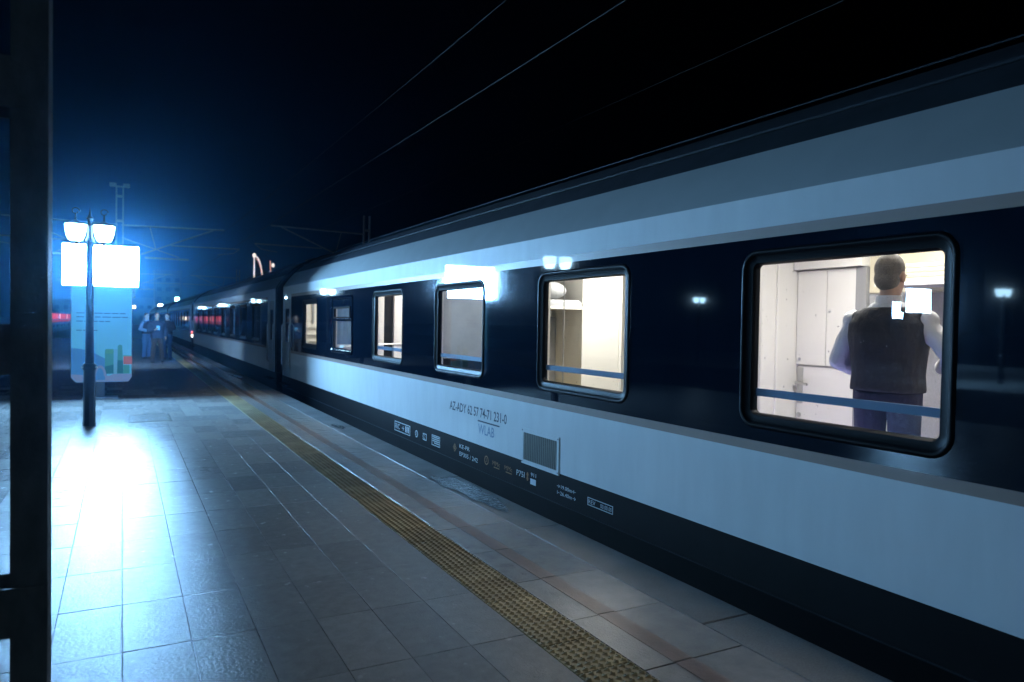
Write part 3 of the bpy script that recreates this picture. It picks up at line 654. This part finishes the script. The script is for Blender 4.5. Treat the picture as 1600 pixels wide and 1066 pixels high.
def person(loc, rot, label, arms, legs, outfit, hair=HAIR, voxel=.012, head_turn=0, build=1.0, group=None, scale=1.0):
    """local frame: faces -Y, its left side is +X.  arms = [(elbow, wrist, hand dir)] left, right; legs = [(knee, ankle)] left, right"""
    sh = [Vector((.183*build, .0, 1.375)), Vector((-.183*build, .0, 1.375))]; hip = [Vector((.095, 0, .90)), Vector((-.095, 0, .90))]
    mb = MB(); torso(mb, 0, k=build)
    hd = Vector((0, -.015, 1.645)); ct, st = math.cos(head_turn), math.sin(head_turn)
    def H(x, y, z): return hd+Vector((ct*x-st*y, st*x+ct*y, z))
    mb.tube([(0, .012, 1.44), (0, .0, 1.50), H(0, .01, -.05)], [(.066, .064), (.056, .058), (.056, .06)], n=14)
    mb.ellipsoid(H(0, .012, .022), (.078, .092, .103)); mb.ellipsoid(H(0, -.02, -.045), (.060, .066, .072)); mb.ellipsoid(H(0, -.06, -.09), (.030, .026, .026))
    mb.tube([H(0, -.085, .02), H(0, -.108, -.022), H(0, -.09, -.03)], [.009, .014, .010], n=8)
    for s in (-1, 1): mb.ellipsoid(H(s*.079, .012, -.015), (.012, .022, .034), 10, 8)
    for i in (0, 1):
        e, w, d = [Vector(v) for v in arms[i]]
        mb.tube([sh[i]*.97, (sh[i]+e)/2, e], [.052, .047, .040], n=12); mb.tube([e, e.lerp(w, .35), w], [.040, .040, .027], n=12); mb.ellipsoid(e, (.041, .041, .041)); mb.ellipsoid(sh[i], (.062, .06, .06))
        hand(mb, w, d, 1 if i == 0 else -1)
        k, a = [Vector(v) for v in legs[i]]
        mb.tube([hip[i]+Vector((0, 0, .06)), hip[i].lerp(k, .4), k], [.088, .078, .055], n=12); mb.ellipsoid(k, (.056, .058, .06)); mb.tube([k, k.lerp(a, .3), a], [.054, .054, .036], n=12)
        mb.ellipsoid(a+Vector((0, -.07, -.045)), (.04, .11, .035))
    body = remesh(mb, 'person', SKIN, voxel*.8, None, None, rot, loc, 2)
    body.scale = (scale,)*3
    tag(body, label, 'person', group)
    # hair: shell over the crown and back of the head
    mb = MB(); mb.ellipsoid(H(0, .022, .038), (.083, .092, .098)); mb.ellipsoid(H(0, .045, -.02), (.074, .066, .075))
    remesh(mb, 'hair', hair, voxel*.7, body, None, 0, None, 2)
    for s in (-1, 1):
        e = MB().ellipsoid(H(s*.031, -.083, .005), (.013, .008, .008), 10, 8).mesh('eye', EYE, (0, 0, 0)); o = bpy.data.objects.new('eye', e); col.objects.link(o); o.parent = body
    e = MB().ellipsoid(H(0, -.084, -.064), (.024, .008, .006), 10, 8).mesh('mouth', LIP, (0, 0, 0)); o = bpy.data.objects.new('mouth', e); col.objects.link(o); o.parent = body
    for piece in outfit:
        nm, m, kind, inf = piece[:4]; mb = MB()
        if kind in ('top', 'sleeves', 'vest'):
            z0 = piece[4] if len(piece) > 4 else .94
            torso(mb, inf, z0=z0, z1=1.49 if kind != 'vest' else 1.46, k=build)
            if kind == 'vest':
                for i in (0, 1): mb.ellipsoid((sh[i].x*.80, 0, 1.395), (.056, .074, .048))
            if kind == 'top':
                for i in (0, 1):
                    e, w, d = [Vector(v) for v in arms[i]]; wr = e.lerp(w, .93)
                    mb.ellipsoid(sh[i], (.055+inf, .056+inf, .054+inf)); mb.tube([sh[i]*.97, (sh[i]+e)/2, e], [.054+inf, .050+inf, .046+inf], n=12)
                    mb.ellipsoid(e, (.046+inf,)*3); mb.tube([e, e.lerp(w, .35), wr], [.046+inf, .044+inf, .034+inf], n=12)
        elif kind == 'legs':
            torso(mb, inf, z0=.8, z1=1.0, k=build)
            for i in (0, 1):
                k, a = [Vector(v) for v in legs[i]]
                mb.tube([hip[i]+Vector((0, 0, .06)), hip[i].lerp(k, .4), k], [.09+inf, .082+inf, .064+inf], n=12); mb.ellipsoid(k, (.064+inf,)*3)
                mb.tube([k, k.lerp(a, .3), a+Vector((0, 0, -.03))], [.064+inf, .062+inf, .056+inf], n=12)
        elif kind == 'shoes':
            for i in (0, 1):
                mb = MB(); a = Vector(legs[i][1]); mb.ellipsoid(a+Vector((0, -.075, -.05)), (.05, .135, .042)); mb.box(a.x-.045, a.x+.045, a.y-.19, a.y+.05, a.z-.095, a.z-.07); mb.tube([a+Vector((0, 0, -.06)), a+Vector((0, 0, .02))], .05, n=10)
                remesh(mb, 'shoe', m, voxel, body, None, 0, None, 3)
            continue
        elif kind == 'collar':
            n = 18
            for j in range(n):
                a0, a1 = 2*math.pi*j/n, 2*math.pi*(j+1)/n
                f_ = lambda a, r, z: (r*math.cos(a), .012+r*.98*math.sin(a), z-.02*(math.sin(a) < 0))
                mb.add([f_(a0, .083, 1.455), f_(a1, .083, 1.455), f_(a1, .070, 1.525), f_(a0, .070, 1.525), f_(a0, .072, 1.455), f_(a1, .072, 1.455), f_(a1, .063, 1.525), f_(a0, .063, 1.525)],
                       [(0, 1, 2, 3), (5, 4, 7, 6), (3, 2, 6, 7), (1, 0, 4, 5)])
            me = mb.mesh(nm, m, (0, 0, 0), smooth=True); o = bpy.data.objects.new(nm, me); col.objects.link(o); o.parent = body; continue
        elif kind == 'badge':
            mb.box(-.05, .05, -.172*build, -.155*build, 1.15, 1.30)
            me = mb.mesh(nm, m, (0, 0, 0)); o = bpy.data.objects.new(nm, me); col.objects.link(o); o.parent = body; continue
        remesh(mb, nm, m, voxel, body, None, 0, None, 3)
    return body
def CL(n, c):
    m = mat(n, c, .85, noise=(9, .12), bump=(9, .9, (1, 1, .7)))
    [q for q in m.node_tree.nodes if q.type == 'BUMP'][0].inputs['Distance'].default_value = .03
    return m
C_SHIRT = CL('white shirt cotton', (.70, .70, .72)); C_VEST = CL('charcoal waistcoat', (.024, .024, .030)); C_TROU = CL('dark navy trousers', (.018, .02, .045))
STAND = [((.10, -.02, .50), (.105, .02, .09)), ((-.10, -.02, .50), (-.105, .02, .09))]
person((4.02, 2.79, .25), math.radians(104), 'attendant in charcoal waistcoat and white shirt, seen from behind in the largest lit window',
       [((.285, .02, 1.13), (.16, -.22, 1.02), (-.3, -.9, -.1)), ((-.36, .03, 1.16), (-.22, -.22, 1.10), (.2, -.9, .1))], STAND,
       [('shirt', C_SHIRT, 'top', .012), ('waistcoat', C_VEST, 'vest', .027, .94), ('trousers', C_TROU, 'legs', .008), ('shoes', C_VEST, 'shoes', 0), ('collar', C_SHIRT, 'collar', 0)],
       hair=GHAIR, voxel=.010, head_turn=math.radians(-10), build=1.12, scale=1.0)
GRP = 'people standing far along the platform'
person((1.10, 29.0, 0), math.radians(8), 'person in long dark blue jacket and brown trousers, frontmost of the group of three',
       [((.27, .02, 1.14), (.27, -.05, .90), (0, -.15, -1)), ((-.26, .0, 1.12), (-.10, -.20, 1.16), (.6, -.5, .4))],
       [((.13, -.02, .50), (.17, .02, .09)), ((-.12, -.04, .50), (-.17, -.06, .09))],
       [('jacket', CL('dark blue jacket', (.018, .030, .06)), 'top', .035, .86), ('trousers', CL('brown trousers', (.05, .036, .032)), 'legs', .016), ('shoes', C_VEST, 'shoes', 0), ('badge', CL('cyan shirt front', (.25, .62, .75)), 'badge', 0)],
       voxel=.018, build=1.15, group=GRP)
person((.83, 31.6, 0), math.radians(40), 'person in dark waistcoat with pale blue sleeves and light jeans, leftmost of the three',
       [((.26, .05, 1.14), (.14, -.20, 1.05), (-.4, -.6, .1)), ((-.27, .06, 1.14), (-.12, -.18, 1.08), (.4, -.6, .1))], STAND,
       [('shirt', CL('pale blue shirt', (.16, .26, .42)), 'top', .014), ('waistcoat', CL('dark navy waistcoat', (.02, .03, .06)), 'vest', .03, .94), ('trousers', CL('light blue jeans', (.06, .13, .26)), 'legs', .014), ('shoes', C_VEST, 'shoes', 0)],
       voxel=.018, group=GRP)
person((1.52, 30.9, 0), math.radians(-30), 'person with folded arms in black jacket and blue jeans, rightmost of the three',
       [((.28, -.02, 1.16), (.02, -.21, 1.20), (-1, 0, .1)), ((-.28, -.02, 1.16), (-.02, -.23, 1.17), (1, 0, .1))], STAND,
       [('jacket', CL('black jacket', (.015, .017, .025)), 'top', .03, .9), ('trousers', CL('blue jeans', (.03, .06, .12)), 'legs', .016), ('shoes', C_VEST, 'shoes', 0)],
       voxel=.018, build=1.05, group=GRP)

# ------------------------------------------------------------------ lamp posts
def lamp_post(x, y, label, group='lamp posts along the platforms'):
    T = thing('lamp_post', (x, y, 0), label, 'lamp post', group); B = (x, y, 0); K = MAT['lamp_black']
    MB().lathe(B, [(.088, 0), (.088, .05), (.080, .07), (.077, .80), (.090, .82), (.090, .87), (.07, .90)], 8).build('pedestal', K, T, smooth=True)
    for a in (-.09, .09): MB().ellipsoid((x+a, y-.035, .845), (.014, .014, .014), 8, 6).build('stud', MAT['chrome'], T, smooth='all')
    MB().lathe(B, [(.060, .89), (.052, 1.5), (.044, 2.62), (.06, 2.64), (.06, 2.68), (.036, 2.72), (.03, 2.96), (.05, 2.98), (.02, 3.03), (.008, 3.10), (.001, 3.14)], 16).build('column', K, T, smooth=True)
    for s in (-1, 1):
        xc = x+s*.178
        arm = MB(); arm.tube([(x+s*.03, y, 2.60), (x+s*.10, y, 2.57), (xc, y, 2.60), (xc, y, 2.645)], .014, n=8)
        pts = [(x+s*(.02+.05*t), y, 2.74+.10*math.sin(t*3.1)) for t in [i/8 for i in range(9)]]; arm.tube(pts, .010, n=8)
        arm.build('arm', K, T, smooth=True)
        ln = MB().lathe((xc, y, 0), [(.05, 2.65), (.088, 2.672), (.112, 2.73), (.128, 2.80), (.137, 2.885)], 18).build('lantern_glass', MAT['lantern'], T, smooth=True)
        MB().lathe((xc, y, 0), [(.140, 2.886), (.142, 2.893), (.09, 2.915), (.04, 2.94), (.015, 2.96), (.010, 3.05)], 18).build('lantern_cap', K, T, smooth=True)
        cr = [(xc+.052*math.cos(t)*(1-.06*t), y, 3.08+.05*math.sin(t)*(1-.06*t)) for t in [i*.5 for i in range(13)]]
        MB().tube(cr, .007, n=6).build('scroll', K, T, smooth=True)
        MB().lathe((xc, y, 0), [(.03, 2.61), (.05, 2.63), (.056, 2.65)], 14).build('lantern_foot', K, T, smooth=True)
    MB().tube([(x-.17, y, 2.585), (x+.17, y, 2.585)], .008, n=6).build('stay', K, T)
    return T
ORD = ['second', 'third', 'fourth', 'fifth', 'sixth', 'seventh']
lp = lamp_post(-.415, 12.18, 'black lamp post with two glowing lanterns in front of the totem sign')
for i, y in enumerate((30.2, 48.2, 66.2, 84.2)):
    c = copy_tree(lp, None, Vector((0, y-12.18, 0))); c['label'] = ORD[i]+' black lamp post along the platform, behind the bright totem sign'
c = copy_tree(lp, None, Vector((0, -18, 0))); c['label'] = 'black lamp post on the near platform behind the viewpoint'
c = copy_tree(lp, None, Vector((-16.6+.415, .5, 0))); c['label'] = 'lamp post on the far platform, its lanterns mirrored at the right of the largest window'
c = copy_tree(lp, None, Vector((-15.6+.415, 12.7, 0))); c['label'] = 'lamp post on the far platform, mirrored in the dark band left of the largest window'

# ------------------------------------------------------------------ totem signs
def pmat(n, c, s): return emit(n, c, s)
PB = pmat('backlit poster', (.08, .36, .60), .85)
P_HILL = pmat('poster blue hill', (.06, .26, .62), .60); P_G1 = pmat('poster green', (.06, .34, .38), .55); P_G2 = pmat('poster dark teal', (.03, .20, .30), .55)
P_OR = pmat('poster orange', (.45, .16, .16), .55); P_SKY = pmat('poster light blue', (.12, .40, .66), .6); P_INK = pmat('poster ink', (.03, .14, .30), .55); P_BASE = pmat('poster pale lavender', (.20, .32, .58), .55); P_TOP = pmat('poster top green', (.08, .38, .32), .55)
P_DARK = pmat('poster dark navy', (.012, .05, .12), .5)
def totem(x, y, label, face=-1, poster=True, screen='screen'):
    T = thing('totem_sign', (x, y, 0), label, 'sign', 'totem signs'); s = face
    F = lambda v: y+s*v
    MB().box(x-.07, x+.07, y-.06, y+.06, 0, .36).build('leg', MAT['totem'], T)
    MB().cbox(x-.3, x+.3, y-.2, y+.2, 0, .03, .01).build('foot_plate', MAT['totem'], T)
    # poster casing with chamfered lower corners
    xa, xb, z0, z1 = x-.495, x+.54, .315, 2.165
    out = [(xa+.09, z0), (xb-.07, z0), (xb, z0+.10), (xb, z1), (xa, z1), (xa, z0+.10)]
    n = len(out); vs = [(a, F(-.075), b) for a, b in out]+[(a, F(.068), b) for a, b in out]
    MB().add(vs, [tuple(range(n)), tuple(range(2*n-1, n-1, -1))]+[(i, (i+1) % n, n+(i+1) % n, n+i) for i in range(n)]).build('casing', MAT['totem'], T)
    sc_ = MB().box(x-.63, x+.645, min(F(-.1), F(.093)), max(F(-.1), F(.093)), 2.165, 2.945).build('screen_housing', MAT['totem'], T)
    a, b = sorted((F(.094), F(.100))); MB().box(x-.625, x+.64, a, b, 2.172, 2.94).build('screen', MAT[screen], T)
    if poster:
        lay = [0]
        def flat(nm, pts, m):
            lay[0] += 1; yy = F(.069+.0012*lay[0])
            return MB().add([(px_, yy, pz) for px_, pz in pts], [tuple(range(len(pts)))]).build(nm, m, T)
        i_ = .012
        flat('poster', [(xa+.09, z0+i_), (xb-.07, z0+i_), (xb-i_, z0+.10), (xb-i_, z1-.002), (xa+i_, z1-.002), (xa+i_, z0+.10)], PB)
        ox = x+.367   # measured with the sign centre at -0.367
        r = lambda *p: [(q[0]+ox, q[1]) for q in p]
        flat('printed_hill', r((-.85, .42), (-.26, .42), (-.26, .775), (-.301, .781), (-.45, .87), (-.60, .94), (-.75, .97), (-.85, .976)), P_HILL)
        flat('printed_shore', r((-.85, .475), (-.85, .42), (-.77, .33), (.11, .33), (.17, .42), (.17, .475), (-.15, .475), (-.22, .44)), P_BASE)
        flat('printed_sky_tower', r((-.14, .48), (-.08, .48), (-.08, .96), (-.14, .95)), P_SKY)
        flat('printed_tower', r((-.293, .48), (-.144, .48), (-.144, .958), (-.28, .958), (-.293, .93)), P_G1)
        flat('printed_tower_crown', r((-.285, .87), (-.15, .87), (-.15, .95), (-.275, .95)), P_TOP)
        flat('printed_tower_foot', r((-.293, .48), (-.144, .48), (-.144, .66), (-.293, .62)), P_G2)
        flat('printed_tower', r((-.085, .48), (.021, .48), (.012, .80), (.0, 1.03), (-.04, 1.045), (-.075, 1.02)), P_G1)
        flat('printed_tower_foot', r((-.085, .48), (.021, .48), (.016, .74), (-.08, .74)), P_G2)
        flat('printed_hall', r((.022, .66), (.172, .66), (.172, .82), (.022, .826)), P_OR)
        flat('printed_hall_roof', r((.018, .815), (.174, .812), (.174, .832), (.018, .838)), P_TOP)
        flat('printed_hall', r((.022, .48), (.13, .48), (.13, .65), (.022, .65)), P_G1)
        arc = [(-.373+.105*math.cos(t), .44+.205*math.sin(t)) for t in [math.pi*i/16 for i in range(17)]]; arc2 = [(-.373+.065*math.cos(t), .44+.155*math.sin(t)) for t in [math.pi*i/16 for i in range(16, -1, -1)]]
        flat('printed_arch_fill', r(*[(-.373+.085*math.cos(math.pi*i/16), .36+.26*math.sin(math.pi*i/16)) for i in range(17)]), P_HILL)
        flat('printed_arch', r(*(arc+arc2)), P_BASE)
        flat('printed_arch_side', r((-.29, .36), (-.267, .36), (-.267, .46), (-.29, .46)), P_BASE)
        def line(xl, z, w, s_):
            # unreadable small print: short word-length strokes
            random.seed(int(z*1000)); xx = xl
            while xx < xl+w-.03:
                ww = min(random.uniform(.07, .16), xl+w-xx); flat('printed_word', r((xx, z-.008), (xx+ww, z-.008), (xx+ww, z+.008), (xx, z+.008)), P_INK); xx += ww+.022
        for z_, w_ in ((1.645, .83), (1.572, .86), (1.489, .57), (1.316, .35)): line(-.767, z_, w_, 0)
    return T
totem(-.367, 16.2, 'glaring white screen on a blue printed totem sign behind the near lamp post', -1)
totem(-.30, 24.9, 'totem sign facing away, hidden behind the glaring one', 1, False, 'screen_back')
totem(-15.7, 14.9, 'totem sign on the far platform, its screen mirrored in the largest window', -1, False)
totem(-25.9, 22.4, 'farther totem sign across the tracks, its small screen mirrored left of the larger mirrored one', -1, False)
random.seed(11)

# ------------------------------------------------------------------ foreground lattice post
def lattice(x0, x1, y0, y1, z1, label, name='lattice_post', batt=None, m='mast', t=.012, group=None):
    T = thing(name, ((x0+x1)/2, (y0+y1)/2, 0), label, 'post' if name == 'lattice_post' else 'mast', group)
    w = (x1-x0)*.31
    for a, b, s in ((x0, x0+w, 1), (x1-w, x1, -1)):
        mb = MB(); mb.box(a, b, y0, y0+t, 0, z1); mb.box(a, b, y1-t, y1, 0, z1)
        if s > 0: mb.box(a, a+t, y0+t, y1-t, 0, z1)
        else: mb.box(b-t, b, y0+t, y1-t, 0, z1)
        mb.build('channel', MAT[m], T)
    for (za, zb) in batt:
        for (ya, yb) in ((y0-.008, y0-.0005), (y1+.0005, y1+.008)):
            MB().box(x0+.01, x1-.01, ya, yb, za, zb).build('batten', MAT[m], T)
    MB().cbox(x0-.08, x1+.08, y0-.08, y1+.08, 0, .03, .008).build('base_plate', MAT[m], T)
    for sx in (x0-.05, x1+.05):
        for sy in (y0-.05, y1+.05): MB().tube([(sx, sy, .03), (sx, sy, .06)], .014, n=6).build('bolt', MAT['steel'], T)
    return T
lattice(-.545, -.214, 2.82, 2.98, 7.0, 'dark riveted lattice post in the left foreground', batt=[(.53-.93, .66-.93) if False else (.53+.85*k, .66+.85*k+(.03)) for k in range(-0, 8)])

# ------------------------------------------------------------------ catenary masts, cantilevers and wires
def cat_mast(x, y, z1, sides, label, floods=False):
    w = .165
    T = thing('catenary_mast', (x, y, 0), label, 'mast', 'catenary masts')
    for s in (-1, 1): MB().box(x+s*w-.04, x+s*w+.04, y-.09, y+.09, 0, z1).build('chord', MAT['steel'], T)
    for k in range(int(z1/1.35)+1):
        zz = min(z1-.12, .1+1.35*k); MB().box(x-w+.042, x+w-.042, y-.07, y+.07, zz, zz+.12).build('batten', MAT['steel'], T)
    for s in sides:
        X = lambda v: x+s*v
        c = MB(); c.tube([(X(.1), y, 6.68), (X(5.4), y, 6.78)], .045, n=8); c.build('top_tube', MAT['steel'], T, smooth=True)
        MB().tube([(X(.2), y, 4.75), (X(4.85), y, 6.74)], .04, n=8).build('diagonal_tube', MAT['steel'], T, smooth=True)
        MB().tube([(X(1.5), y, 6.66), (X(1.8), y, 5.45)], .025, n=6).build('strut', MAT['steel'], T)
        MB().tube([(X(.1), y, 6.0), (X(3.0), y, 5.05)], .03, n=6).build('stay_tube', MAT['steel'], T)
        MB().tube([(X(2.6), y, 5.70), (X(6.25), y, 5.73)], .035, n=8).build('registration_tube', MAT['steel'], T, smooth=True)
        MB().tube([(X(6.25), y, 5.72), (X(5.9), y, 5.45), (X(5.05), y, 5.33)], .02, n=6).build('steady_arm', MAT['steel'], T)
        MB().box(X(1.25), X(3.5), y-.08, y+.08, 4.9, 5.0).build('insulated_bar', MAT['steel'], T)
    if floods:
        for s in (-1, 1): MB().box(x+s*.16, x+s*.5, y-.15, y+.1, z1+.03, z1+.20).build('floodlight', MAT['steel'], T)
        box('crossbar', MAT['steel'], T, x-.45, x+.45, y+.1, y+.16, z1+.02, z1+.10)
    return T
cat_mast(-.15, 46, 8.75, (1, -1), 'tall catenary mast with twin floodlights above the totem sign', True)
cat_mast(-.15, 96, 8.75, (1, -1), 'distant catenary mast straight along the platform', True)
T = cat_mast(12.6, 42, 7.75, (-1,), 'catenary mast rising behind the train roof')
c = copy_tree(T, None, Vector((0, 54, 0))); c['label'] = 'small distant catenary mast farther behind the train roof'
def wire(x, z, r, label, sag=.0):
    pts = []
    for k in range(-1, 7):
        ya = -4+50*k
        for i in range(10): t = i/10; pts.append((x, ya+50*t, z-sag*4*t*(1-t)))
    o = MB().tube(pts, r, n=5).build('overhead_wire', MAT['wire']); tag(o, label, 'wire', 'overhead wires')
wire(4.95, 6.44, .0045, 'steepest overhead wire, the messenger cable above the train', .15)
wire(4.95, 5.21, .0055, 'brighter lower overhead wire running above the carriage roof')
wire(10.2, 7.0, .005, 'faint rightmost overhead wire high above the carriage roof', .2)

# ------------------------------------------------------------------ red lit train on the far track
RED = emit('red lit window', (1.0, .06, .05), .75); WARM = emit('pale train light', (1.0, .55, .5), 1.6); RED2 = emit('dim red lit stripe', (1.0, .10, .08), .35)
def red_car(y0, label):
    xc = -14.45; T = thing('red_carriage', (xc, y0+12, -1.0), label, 'train carriage', 'parked red train')
    prof = [(xc+1.43, -.2), (xc+1.45, .9), (xc+1.45, 2.3), (xc+1.15, 2.75), (xc+.55, 3.0), (xc, 3.05), (xc-.55, 3.0), (xc-1.15, 2.75), (xc-1.45, 2.3), (xc-1.43, -.2)]
    n = len(prof); vs = [(a, y0, b) for a, b in prof]+[(a, y0+24, b) for a, b in prof]
    MB().add(vs, [tuple(range(n)), tuple(range(2*n-1, n-1, -1))]+[(i, (i+1) % n, n+(i+1) % n, n+i) for i in range(n)]).build('body', MAT['blue'], T)
    for k in range(8):
        box('window', RED if k > 0 else WARM, T, xc+1.452, xc+1.465, y0+.9+2.8*k, y0+3.3+2.8*k, 1.0, 2.25)
    box('stripe', RED2, T, xc+1.452, xc+1.462, y0+.2, y0+23.8, .35, .85)
    for yb in (y0+4, y0+20):
        for dy in (-1.2, 1.2):
            for s in (-1, 1): MB().tube([(xc+s*.7, yb+dy, -.56), (xc+s*.82, yb+dy, -.56)], .44, n=16).build('wheel', MAT['under'], T)
    return T
rc = red_car(176, 'nearer carriage of the red lit train on the track at far left')
c = copy_tree(rc, None, Vector((0, 25, 0))); c['label'] = 'middle carriage of the red lit train at far left'
c = copy_tree(rc, None, Vector((0, 50, 0))); c['label'] = 'farthest carriage of the red lit train at far left'

# ------------------------------------------------------------------ distant town lights
BW = mat('dark facade', (.05, .055, .06), .8, noise=(1, .2)); GRN = emit('greenish lit window', (.55, 1.0, .70), 14); YEL = emit('yellow lit window', (1.0, .75, .35), 5)
def building(x, y, w, d, hgt, label, lit, m):
    T = thing('distant_building', (x, y, -1.2), label, 'building', 'distant buildings')
    box('wall', BW, T, x-w/2, x+w/2, y, y+d, -1.2, hgt); box('roof', BW, T, x-w/2-.3, x+w/2+.3, y-.3, y+d+.3, hgt, hgt+.5)
    nx, nz = max(2, int(w/3)), max(2, int(hgt/3.4))
    for i in range(nx):
        for j in range(nz):
            on = random.random() < lit
            box('window', m if on else MAT['darkpane'], T, x-w/2+w*(i+.25)/nx, x-w/2+w*(i+.75)/nx, y-.06, y-.01, 1+hgt*(j)/nz*.93, 2.4+hgt*j/nz*.93)
    return T
building(15, 300, 9, 12, 19, 'distant tower block with green lit upper windows right of the totem sign', .45, GRN)
building(27, 330, 14, 12, 9, 'low distant building above the far carriages', .2, YEL)
building(6, 360, 12, 12, 10, 'low dark distant building behind the three people', .2, YEL)
building(-26, 340, 22, 12, 8, 'low distant building behind the red lit train', .2, YEL)
def street_lamp(x, y, z, label, m, r):
    T = thing('street_lamp', (x, y, -1.2), label, 'street lamp', 'distant street lamps')
    MB().tube([(x, y, -1.2), (x, y, z)], [.16, .09], n=8).build('pole', MAT['mast'], T)
    MB().tube([(x, y, z), (x+1.2, y-.3, z+.25)], .06, n=6).build('arm', MAT['mast'], T)
    MB().ellipsoid((x+1.2, y-.3, z+.12), (r, r, r*.6)).build('lamp_head', m, T, smooth='all')
WL = emit('white street light', (.85, .95, 1), 30)
street_lamp(5.4, 160, 4.0, 'brightest distant street lamp above the three people', WL, .42)
street_lamp(3.8, 170, 1.9, 'distant street lamp at the left shoulder of the three people', WL, .3)
street_lamp(11.5, 170, 4.9, 'distant street lamp right of the green lit tower', WL, .25)
# floodlit arched landmark over the train roof
LM = emit('lit white tube', (1.0, .90, .85), 1.4); LR = emit('lit red tube', (1.0, .50, .42), .9)
T = thing('lit_arch', (30.2, 200, -1.2), 'distant lit arch with a white pole showing above the second carriage', 'landmark')
MB().tube([(30.2, 200, -1.2), (30.2, 200, 18.0)], [.3, .12], n=8).build('pole', LM, T)
MB().ellipsoid((30.2, 200, 18.3), (.45, .45, .6)).build('finial', LM, T, smooth='all')
for k, (dz, m) in enumerate(((0, LM), (-.55, LR))):
    MB().tube([(30.6+2.2*t+1.4*t*(1-t), 200, 18.0+dz-14*t*t) for t in [i/14 for i in range(15)]], .13, n=8).build('arch_tube', m, T, smooth=True)
T = thing('lit_mast', (34.6, 200, -1.2), 'short lit mast with a white lamp right of the distant arch', 'landmark')
MB().tube([(34.9, 200, -1.2), (34.2, 200, 17.2)], [.2, .1], n=8).build('pole', LR, T)
MB().ellipsoid((34.9, 200, 16.0), (.4, .4, .55)).build('lamp', LM, T, smooth='all')

# ------------------------------------------------------------------ added blue scattering volume, imitates lens glow round the lights
hz = MB().box(-60, 60, -25, 420, -2.3, 24).build('glow_haze', [], None); tag(hz, kind='stuff')
m = bpy.data.materials.new('lens glow volume'); m.use_nodes = True; t = m.node_tree; t.nodes.remove(t.nodes['Principled BSDF'])
v = N(t, 'ShaderNodeVolumePrincipled'); v.inputs['Color'].default_value = (.17, .53, 1, 1); v.inputs['Density'].default_value = .0015; v.inputs['Anisotropy'].default_value = .935
t.links.new(v.outputs[0], t.nodes['Material Output'].inputs['Volume']); hz.data.materials.append(m)
